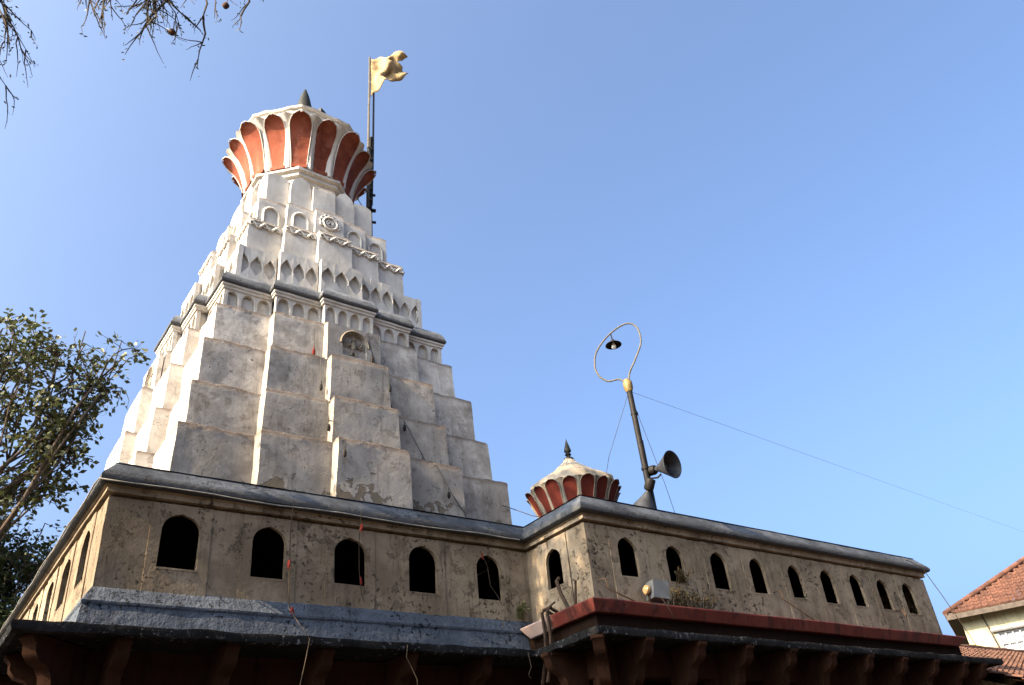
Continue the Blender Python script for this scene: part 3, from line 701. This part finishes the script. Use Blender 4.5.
# fairy lights on the tower front
def on_front(x, z):       # distance of the front face of the tower at x, z
    for W, a, b, sb in T:
        if z <= b:
            Wd, m, c, d1, d2 = dims(W); ax = abs(x-ctr(z).x); n_ = W+(d1 if ax < m else 0)+(d2 if ax < c else 0); return YC-n_-.03
    return YC-2.5
def bulbs(name, label, xz, every, tuft=False):
    pts = [Vector((x, on_front(x, z), z)) for x, z in xz]; P = []
    for a, b in zip(pts, pts[1:]): P += [a.lerp(b, i/6) for i in range(6)]
    P = [Vector((p.x, on_front(p.x, p.z), p.z)) for p in P+[pts[-1]]]
    t = thing(name, label, 'string lights', P[0], 'light strings on the tower'); mb = MB(); mb.tube(P, .008, 4); mb.build('cord', M['wire'], t)
    for i in range(3, len(P), every):
        b = MB(); q = P[i]; b.tube([q, q+Vector((-.02,-.03,-.10))], .006, 4); b.lathe([(.0,-.22),(.024,-.20),(.03,-.15),(.018,-.10),(0,-.095)], 8, Matrix.Translation(q+Vector((-.02,-.04,0))))
        b.build('bulb', M['tuft'] if tuft and i < 9 else M['iron'], t)
bulbs('light_string', 'string of dark bulbs slanting down the right part of the tower front', [(5.55,9.75),(5.75,9.0),(6.05,8.15),(6.45,7.45),(6.85,6.75),(7.2,6.3)], 5)
bulbs('light_string', 'short string with red pieces hanging down the middle of the tower front', [(4.62,9.7),(4.66,9.0),(4.72,8.1),(4.80,7.4),(4.90,6.9)], 6, True)
cable('slack_cable', 'dark slack cable from the tower foot to the small dome', [(8.05,10.9,6.9),(8.35,10.4,6.55),(8.6,9.95,6.35)], .008, M['wire'], 'cable')
# floodlight, rods, iron scrap
fl_ = thing('floodlight', 'grey box floodlight with an amber glass standing on the red gutter', 'floodlight', (8.86, 8.36, 4.5))
Mf = Matrix.Translation((8.86,8.36,4.73))@Matrix.Rotation(-.25,4,'Z')@Matrix.Rotation(.12,4,'Y')
mb = MB(); mb.box((-.12,-.12,-.13), (.13,.10,.13), Mf); mb.build('housing', M['box'], fl_)
mb = MB(); mb.lathe([(.06,-.13),(.072,-.155),(.068,-.185),(.04,-.21),(0,-.215)], 14, Mf@Matrix.Rotation(PI/2,4,'Y')); mb.build('lamp_glass', M['glass'], fl_, smooth=40)
mb = MB(); mb.box((-.14,-.02,-.25), (-.125,.02,.02), Mf); mb.box((.135,-.02,-.25), (.15,.02,.02), Mf); mb.box((-.14,-.025,-.255), (.15,.025,-.245), Mf); mb.build('yoke', M['iron'], fl_)
cable('lamp_lead', 'thin pale lead drooping from the floodlight over the red gutter', [(8.80,8.25,4.62),(8.82,8.2,4.52),(8.88,8.19,4.4),(8.96,8.22,4.33),(8.98,8.26,4.30)], .005, M['thread'], 'cable')
def rod(label, pts, rad=.013, mat='rust', name='iron_rod', cat='iron rod'): return cable(name, label, pts, rad, M[mat], cat, 'iron rods along the hall')
rod('short iron hook with a wire slanting to the gutter beside the first wing opening', [(7.93,8.55,4.87),(7.93,8.40,4.84),(7.94,8.40,4.70),(8.40,8.30,4.51)], .011)
rod('iron hook with a wire slanting to the gutter below the fourth wing opening', [(11.84,8.55,5.02),(11.84,8.40,5.0),(11.84,8.40,4.86),(12.40,8.28,4.51)], .011)
rod('stub of iron rod below the last wing opening', [(15.46,8.55,4.98),(15.46,8.42,4.95),(15.47,8.41,4.83)], .016)
rod('upright iron rod on the gutter at the wing corner', [(7.56,8.70,4.45),(7.57,8.63,4.85)], .018)
rod('thick bent iron bar leaning from the side opening down to the gutter', [(7.72,9.16,5.05),(7.62,9.10,4.98),(7.55,8.95,4.75),(7.53,8.80,4.50)], .030)
ia = thing('iron_hook', 'rusty bent iron strap hooked over the pale end of the gutter', 'iron hook', (7.45, 9.25, 4.2), None)
mb = MB()
for y in (9.18, 9.30): mb.tube([(7.66,y,4.55),(7.50,y,4.62),(7.445,y,4.56),(7.46,y,4.3),(7.44,y,4.0),(7.3,y-.02,3.6)], .024, 5)
mb.tube([(7.50,9.15,4.62),(7.50,9.33,4.62)], .02, 5); mb.tube([(7.5,9.05,4.66),(7.5,9.3,4.60)], .014, 5); mb.build('strap', M['rust'], ia)
cable('end_cable', 'loose cable hanging off the far right end of the wing cornice', [(16.1,8.37,5.99),(16.5,8.3,5.86),(16.8,8.25,5.3),(17.15,8.2,4.6),(17.3,8.15,4.1)], .008, M['thread'], 'cable')
# weeds
def weed(label, c, n, hgt, spread, mat, seed, name='dry_weed'):
    rr = random.Random(seed); mb = MB(); c = Vector(c)
    for i in range(n):
        a = rr.uniform(0, 2*PI); b = c+Vector((rr.uniform(-1,1)*spread, rr.uniform(-.3,.3)*.1, 0)); L = hgt*rr.uniform(.3,1)
        e = b+Vector((rr.uniform(-.6,.6)*L, -abs(rr.gauss(.05,.08)), L)); m = b.lerp(e, .5)+Vector((rr.uniform(-.04,.04),0,.03)); mb.tube([b, m, e], [.006,.005,.002], 3)
        for j in range(5):
            p = m.lerp(e, rr.random()); q = p+Vector((rr.uniform(-1,1), rr.uniform(-.7,.3), rr.uniform(-.4,1)))*.05; d = Vector((rr.uniform(-1,1), rr.uniform(-1,1), rr.uniform(-1,1)))*.014
            mb.add([p, p.lerp(q,.5)+d, q, p.lerp(q,.5)-d], [(0,1,2,3)])
    return tag(mb.build(name, mat), label, 'weed')
weed('dry brown weeds rooted along the gutter under the second wing opening', (9.65,8.48,4.52), 70, .42, .45, M['weed'], 3)
weed('sprig of dry weeds growing on the sill of the second wing opening', (9.62,8.55,4.97), 26, .22, .12, M['weed'], 8)
weed('small green weed growing from the wall near the inner corner', (7.55,9.95,4.66), 16, .25, .08, M['wweed'], 5, 'green_weed')
# ------------------------------------------------------------------ tiled roof surfaces
def tiled(mb, o, s, t, ns, nt_, ws, wt, clip=None, n=None):
    """o corner at the eave, s unit along the eave, t unit up the slope"""
    o, s, t = Vector(o), Vector(s).normalized(), Vector(t).normalized(); nn = s.cross(t).normalized()
    if nn.z < 0: nn = -nn
    rr = random.Random(9)
    for j in range(nt_):
        for i in range(ns):
            s0, t0 = i*ws, j*wt
            if clip and not clip(s0+ws/2, t0+wt/2): continue
            dz = rr.uniform(-.006,.006); ds = rr.uniform(-.008,.008); rows = []
            for tt, h in ((t0-.02, .0), (t0-.02, .045), (t0+wt*1.02, .012)):
                row = []
                for k, q in enumerate((0, .12, .3, .55, .8, 1.0)):
                    hh = (0, .035, .042, .012, .006, 0)[k]*(ws/.24); row.append(o+s*(s0+q*ws+ds)+t*tt+nn*(h+hh*(1 if h else 0)+dz))
                rows.append(row)
            mb.grid(rows)
# far house
hc = Vector((32.275,16.0,8.0)); e_ = Vector((.417,-.909,0)); m_in = Vector((.909,.417,0))
house = thing('house', 'cream walled house with an orange tiled hip roof at the right edge', 'house', hc+m_in*5-Vector((0,0,8)))
k_ = .4212*1.4142/1.0       # rise per metre inward
t_up = (m_in+Vector((0,0,k_*.98))).normalized(); cs = m_in.dot(t_up)
mb = MB(); W_, D_ = 11.0, 5.0
tiled(mb, hc, e_, t_up, 46, 19, .24, .34, lambda s, t: s > t*cs*1.0 and t*cs < D_)
t_up2 = (e_+Vector((0,0,k_*.98))).normalized()
tiled(mb, hc+m_in*10, -m_in, t_up2, 42, 19, .24, .34, lambda s, t: (10-s) > t*cs and s > t*cs)
roof = mb.build('roof', M['houseroof'], house)
mb = MB(); hp = [hc+(e_+m_in)*(i/8*5.0)+Vector((0,0,k_*i/8*5.0+.05)) for i in range(9)]; mb.tube(hp, .11, 8); mb.tube([hp[-1], hp[-1]+e_*6], .11, 8); mb.build('ridge_tile', M['houseroof'], roof, smooth=50)
mb = MB(); zz = Vector((0,0,1))
mb.add([hc-zz*.02, hc+e_*11-zz*.02, hc+e_*11+m_in*10-zz*.02, hc+m_in*10-zz*.02], [(0,1,2,3)])
for a, b in ((hc, hc+e_*11), (hc, hc+m_in*10)):
    mb.add([a+zz*.03-m_in*.01, b+zz*.03-m_in*.01, b-zz*.2-m_in*.01, a-zz*.2-m_in*.01], [(0,1,2,3)])
mb.build('fascia', M['fascia'], house)
mb = MB(); w0 = hc+m_in*.6+e_*.42
def hp_(s, d, z): return Vector((w0.x, w0.y, 0))+e_*s+m_in*d+zz*z
WX = [(1.02, 2.05), (4.2, 5.2)]
def wq(a, b, z0, z1, d0=0, d1=0): mb.add([hp_(a,d0,z0), hp_(b,d1,z0), hp_(b,d1,z1), hp_(a,d0,z1)], [(0,1,2,3)])
xs = [0, 1.02, 2.05, 4.2, 5.2, 10]
for i in range(5):
    if i in (1, 3): wq(xs[i], xs[i+1], 0, 5.9); wq(xs[i], xs[i+1], 7.17, 7.98)
    else: wq(xs[i], xs[i+1], 0, 7.98)
mb.add([hp_(0,0,0), hp_(0,8.8,0), hp_(0,8.8,7.98), hp_(0,0,7.98)], [(0,1,2,3)])
mb.build('wall', M['housewall'], house)
for a, b in WX:
    fm = MB(); cx = (a+b)/2
    for s0 in [a+.03+(b-a-.06)*i/4 for i in range(5)]: fm.tube([hp_(s0,.03,5.9), hp_(s0,.03,7.17)], .035, 4)
    for z in (5.93, 6.75, 7.14): fm.tube([hp_(a,.03,z), hp_(b,.03,z)], .035, 4)
    fm.tube([hp_(a-.15,-.12,7.24), hp_(b+.15,-.12,7.24)], .06, 4)
    wn = fm.build('window', M['frame'], house)
    pm = MB(); pm.add([hp_(a,.08,5.9), hp_(b,.08,5.9), hp_(b,.08,7.17), hp_(a,.08,7.17)], [(0,1,2,3)]); pm.build('pane', M['pane'], wn)
mb = MB(); mb.tube([hp_(.75,-.05,7.95), hp_(.95,-.05,6.4), hp_(.95,-.05,0)], .03, 6); mb.build('drainpipe', M['fascia'], house)
# old tiled shed beside the hall's end
sh0 = Vector((17.2,10.8,4.3)); tu = Vector((0,1,.42)).normalized()
shed = thing('tiled_shed', 'low shed roofed with old brown clay tiles beside the end of the hall', 'shed', (23, 13, 0))
mb = MB(); nrow = 12; o0 = Vector((17.6, 7.2, 3.406)); topz = 5.70
LT = (topz-o0.z)/tu.z; tiled(mb, o0, (1,0,0), tu, 60, round(LT/.30), .23, .30)
rf = mb.build('roof', M['oldroof'], shed)
mb = MB(); yt = o0.y+tu.y*LT; mb.tube([(17.6+i*.6, yt, topz+.06+.012*math.sin(i*2.2)) for i in range(24)], .09, 8); mb.build('ridge_tile', M['oldroof'], rf, smooth=50)
mb = MB(); bt = o0+tu*LT
mb.add([o0-zz*.03, o0+Vector((13.8,0,-.03)), bt+Vector((13.8,0,-.03)), bt-zz*.03], [(0,1,2,3)])
mb.add([(17.6,yt+.02,topz-.03),(31.4,yt+.02,topz-.03),(31.4,yt+5,3.9),(17.6,yt+5,3.9)], [(0,1,2,3)]); mb.build('rafters', M['brown'], rf)
mb = MB(); mb.box((17.9,7.8,0), (31,8.0,3.55)); mb.box((17.9,yt+4.2,0), (31,yt+4.4,3.85))
for x in (17.9, 30.9):
    q = [(8.0,0),(8.0,3.55),(yt,topz-.16),(yt+4.2,4.1),(yt+4.2,0)]; b = len(mb.v)
    mb.add([(x,y,z) for y, z in q]+[(x+.15,y,z) for y, z in q], [(0,1,2,3,4),(5,6,7,8,9)]+[(k,(k+1)%5,5+(k+1)%5,5+k) for k in range(5)])
mb.build('wall', M['cream'], shed)
# ------------------------------------------------------------------ trees
def leaf(mb, p, d, L, wd, rr):
    d = d.normalized(); s = d.cross(Vector((rr.uniform(-1,1), rr.uniform(-1,1), rr.uniform(-1,1)))); s = s.normalized() if s.length > 1e-4 else d.orthogonal()
    n_ = d.cross(s); m = p+d*L*.5-n_*L*.08
    mb.add([p, m+s*wd+n_*.15*wd, p+d*L, m-s*wd+n_*.15*wd], [(0,1,2),(0,2,3)])
def bend(a, b, amp, rr, n=6):
    a, b = Vector(a), Vector(b); L = (b-a).length; o1 = Vector((rr.uniform(-1,1), rr.uniform(-1,1), rr.uniform(-.6,.6)))*amp*L; o2 = Vector((rr.uniform(-1,1), rr.uniform(-1,1), rr.uniform(-1,1)))*amp*.35*L
    return [a.lerp(b, i/n)+o1*math.sin(PI*i/n)+o2*math.sin(2*PI*i/n) for i in range(n+1)]
def rnd_in(c, rad, rr):
    while True:
        v = Vector((rr.uniform(-1,1), rr.uniform(-1,1), rr.uniform(-1,1)))
        if .15 < v.length < 1: return Vector(c)+Vector((v.x*rad[0], v.y*rad[1], v.z*rad[2]))
def tree(name, label, base, fork, lobes, seed, leafmat_, barkmat, L=.15, trunk_r=.22, subs=7, twigs=6, leaves=9, twl=.7):
    """lobes: (centre, radii, density)"""
    rr = random.Random(seed); t = thing(name, label, 'tree', base); wb = MB(); lb = MB(); fork = Vector(fork)
    tp = bend(base, fork, .05, rr); wb.tube(tp, [trunk_r*(1.15-.45*i/6) for i in range(7)], 10)
    for c, rad, dens in lobes:
        lim = bend(tp[rr.choice((4,5,6))], c, .12, rr, 8); r0 = trunk_r*.27; wb.tube(lim, [r0*(1-.72*i/8) for i in range(9)], 7)
        for i in range(max(2, round(subs*dens))):
            a = lim[rr.randint(4, 8)]; b = rnd_in(c, rad, rr); sub = bend(a, b, .14, rr, 5); wb.tube(sub, [r0*.30*(1-.7*q/5)+.006 for q in range(6)], 5)
            for j in range(twigs):
                p = sub[rr.randint(2, 5)]; d = Vector((rr.gauss(0,1), rr.gauss(0,1), rr.gauss(.15,.8))).normalized(); q = p+d*twl*rr.uniform(.4,1.1)
                tw = bend(p, q, .15, rr, 3); wb.tube(tw, [.012,.009,.007,.004], 3)
                for k in range(round(leaves*rr.uniform(.6,1.3))):
                    x = tw[0].lerp(tw[3], rr.uniform(.15,1.05))+Vector((rr.gauss(0,.06), rr.gauss(0,.06), rr.gauss(0,.06)))
                    leaf(lb, x, (d+Vector((rr.gauss(0,.8), rr.gauss(0,.8), rr.gauss(-.35,.6)))), L*rr.uniform(.7,1.25), L*.30*rr.uniform(.7,1.2), rr)
    wb.build('trunk', barkmat, t, smooth=60); lb.build('crown', leafmat_, t)
    return t
tree('leafy_tree', 'open leafy tree with bare curving limbs standing left of the tower', (-2.6,21.5,0), (-1.0,20.6,7.2),
     [((1.6,19.4,12.9),(1.0,.9,.8),1.6),((.6,19.6,12.9),(1.0,1,.9),1.5),((2.4,19.3,12.2),(.7,.8,.8),1.5),((1.9,19.3,11.2),(.8,.8,.7),1.5),((.8,19.6,11.4),(1.0,1,.7),1.4),((-.3,20,12.0),(1.1,1,1.1),1.3),((.2,20,10.4),(1.0,1,.6),.6),
      ((-1.8,20.2,12.2),(1.3,1.3,1.3),1),((2.95,19.3,13.1),(.3,.45,1.0),.4),((2.2,19.3,10.5),(.6,.6,.5),1.0),((1.7,19.4,9.8),(.7,.6,.5),.8),((-3.5,21.5,12.5),(1.5,1.6,1.5),.8),((-1.5,22.5,13.5),(1.5,1.5,1.2),.6),((1.7,19.4,9.4),(.7,.6,.5),.4)],
     11, M['leaf'], M['bark'], .16, .26, 8, 7, 8)
tree('dense_tree', 'dense dark green tree low behind the left end of the hall', (-.6,22.3,0), (-.2,22,5.2),
     [((1.9,21.0,8.6),(.8,.9,.8),1.3),((2.2,20.8,7.6),(.8,.9,.9),1.3),((1.1,21.2,9.0),(1.1,1,.8),1.6),((.0,21.6,9.3),(1.2,1,.8),1.5),((1.2,21.2,8.1),(1.2,1,.9),1.6),((-.2,21.6,8.4),(1.2,1,.8),1.5),((1.5,21.4,7.2),(1.0,1,.9),1.5),((.2,21.6,7.0),(1.3,1.2,1.0),1.6),((-1.6,22,7.6),(1.4,1.4,1.2),1.2),((.7,21.4,6.0),(1.3,1.2,.9),1.4)],
     5, M['leaf_dark'], M['dbark'], .13, .2, 11, 9, 13, .55)
# thorn tree whose canopy hangs over from the left, mostly out of frame: it dapples the wing's end wall
rr = random.Random(21)
th = thing('thorn_tree', 'bare twiggy thorn tree whose drooping branch tips hang into the top left corner, with an unseen shading canopy', 'tree', (-5.2,6.6,0))
wb = MB(); lb = MB(); fb = []
tp = bend((-5.2,6.6,0), (-4.2,6.8,6.6), .05, rr); wb.tube(tp, [.3-.02*i for i in range(7)], 10)
def droop(p, d, L, n=6):
    p = Vector(p); d = Vector(d).normalized(); pts = [p]
    for i in range(n): d = (d+Vector((rr.gauss(0,.17), rr.gauss(0,.17), -.07+rr.gauss(0,.13)))).normalized(); p = p+d*L/n; pts.append(p)
    return pts
def spray(p, d, L, r0, lev, lf):
    pts = droop(p, d, L); wb.tube(pts, [r0*(1-.75*i/6) for i in range(7)], 4)
    if lf:
        for k in range(round(L*lf)):
            x = pts[rr.randint(1,6)]; leaf(lb, x+Vector((rr.gauss(0,.02), rr.gauss(0,.02), rr.gauss(0,.02))), Vector((rr.gauss(0,1), rr.gauss(0,1), rr.gauss(-.3,.8))), rr.uniform(.025,.05), .008, rr)
    if lev:
        for k in range(rr.randint(2,4)):
            i = rr.randint(1,5); dd = (pts[i+1]-pts[i]).normalized()+Vector((rr.gauss(0,.55), rr.gauss(0,.55), rr.gauss(-.1,.45))); spray(pts[i], dd, L*rr.uniform(.4,.7), r0*.62, lev-1, lf)
    return pts
limb1 = [tp[6], Vector((-2.9,6.7,8.7)), Vector((-1.2,6.0,9.6)), Vector((0,5.55,9.75)), Vector((.5,5.42,9.66)), Vector((.85,5.3,9.6))]; wb.tube(limb1, [.13,.10,.07,.05,.035,.02], 7)
limb2 = [tp[5], Vector((-3.0,6.5,8.0)), Vector((-1.8,6.3,9.1)), Vector((-1.0,6.2,9.2)), Vector((-.78,6.15,9.0)), Vector((-.70,6.15,8.6))]; wb.tube(limb2, [.12,.09,.06,.04,.028,.018], 7)
for p, d, L in [((.0,5.6,9.55),(.2,.1,-.9),.9),((.15,5.55,9.5),(.3,0,-.8),.95),((.3,5.5,9.5),(.2,.1,-1),1.0),((.45,5.45,9.45),(.1,0,-1),.9),((.2,5.5,9.5),(.5,-.1,-.7),1.0),((.35,5.5,9.5),(.5,-.1,-.8),.85),((-.1,5.6,9.6),(.0,.0,-1),.8),((.5,5.45,9.45),(.4,0,-.6),.8),((.05,5.6,9.5),(.35,.0,-.9),1.0),((.55,5.45,9.68),(.3,.1,-.9),.75),((.75,5.35,9.64),(.35,0,-.8),.95),((.3,5.5,9.7),(-.25,.1,-.9),.8),((.85,5.3,9.62),(.1,.05,-1),1.0),((.45,5.45,9.7),(.3,.1,-1),.85),((-.05,5.6,9.72),(.3,.0,-1),.72)]:
    pts = spray(p, d, L, .019, 2, 11)
    fb.append(pts[6])
for p, d, L in [((-.78,6.15,9.1),(.12,.1,-.9),.9),((-.8,6.15,9.1),(.12,0,-1),1.05),((-.9,6.2,9.15),(.25,.1,-.9),1.2),((-1.0,6.2,9.2),(.22,0,-1),1.2),((-.72,6.15,9.1),(.15,0,-.9),.8),((-.62,6.12,8.75),(.06,.05,-1),.75),((-.7,6.15,8.6),(.1,0,-1),.8),((-.75,6.2,8.5),(.12,.1,-1),1.0),((-1.1,6.2,9.1),(.25,.1,-1),1.15),((-.85,6.2,9.1),(.15,.1,-1),1.2),((-.95,6.2,8.6),(.25,.1,-1),1.0)]:
    spray(p, d, L, .017, 2, 14)
# shading canopy out of frame
for i in range(48):
    c = rnd_in(*(((-3.2,8.45,10.2),(1.7,1.1,2.2)), ((-3.6,9.2,11.8),(1.8,.75,2.4)), ((-3.1,9.35,13.5),(1.4,.75,1.6)))[i % 3], rr); a = tp[rr.choice((4,5,6))]; pts = bend(a, c, .12, rr, 7); wb.tube(pts, [.05*(1-.8*q/7)+.008 for q in range(8)], 5)
    for k in range(4):
        p = pts[rr.randint(4,7)]; q = p+Vector((rr.gauss(0,.4), rr.gauss(0,.3), rr.gauss(0,.35))); tw = bend(p, q, .1, rr, 3); wb.tube(tw, .008, 3)
        for l_ in range(19):
            x = tw[rr.randint(0,3)]+Vector((rr.gauss(0,.12), rr.gauss(0,.1), rr.gauss(0,.12))); leaf(lb, x, Vector((rr.gauss(0,1), rr.gauss(0,1), rr.gauss(0,1))), .20*rr.uniform(.7,1.3), .07, rr)
wb.build('trunk', M['dbark'], th, smooth=60); lb.build('crown', M['leaf_small'], th)
for q in ((.74,5.45,8.42),(1.12,5.2,8.80)):
    b = MB(); b.tube([Vector(q)+Vector((0,0,.16)), Vector(q)+Vector((.01,0,.03))], .005, 4); b.lathe([(0,.035),(.022,.026),(.035,0),(.024,-.026),(0,-.035)], 10, Matrix.Translation(q)); b.build('fruit', M['fruit'], th, smooth=60)
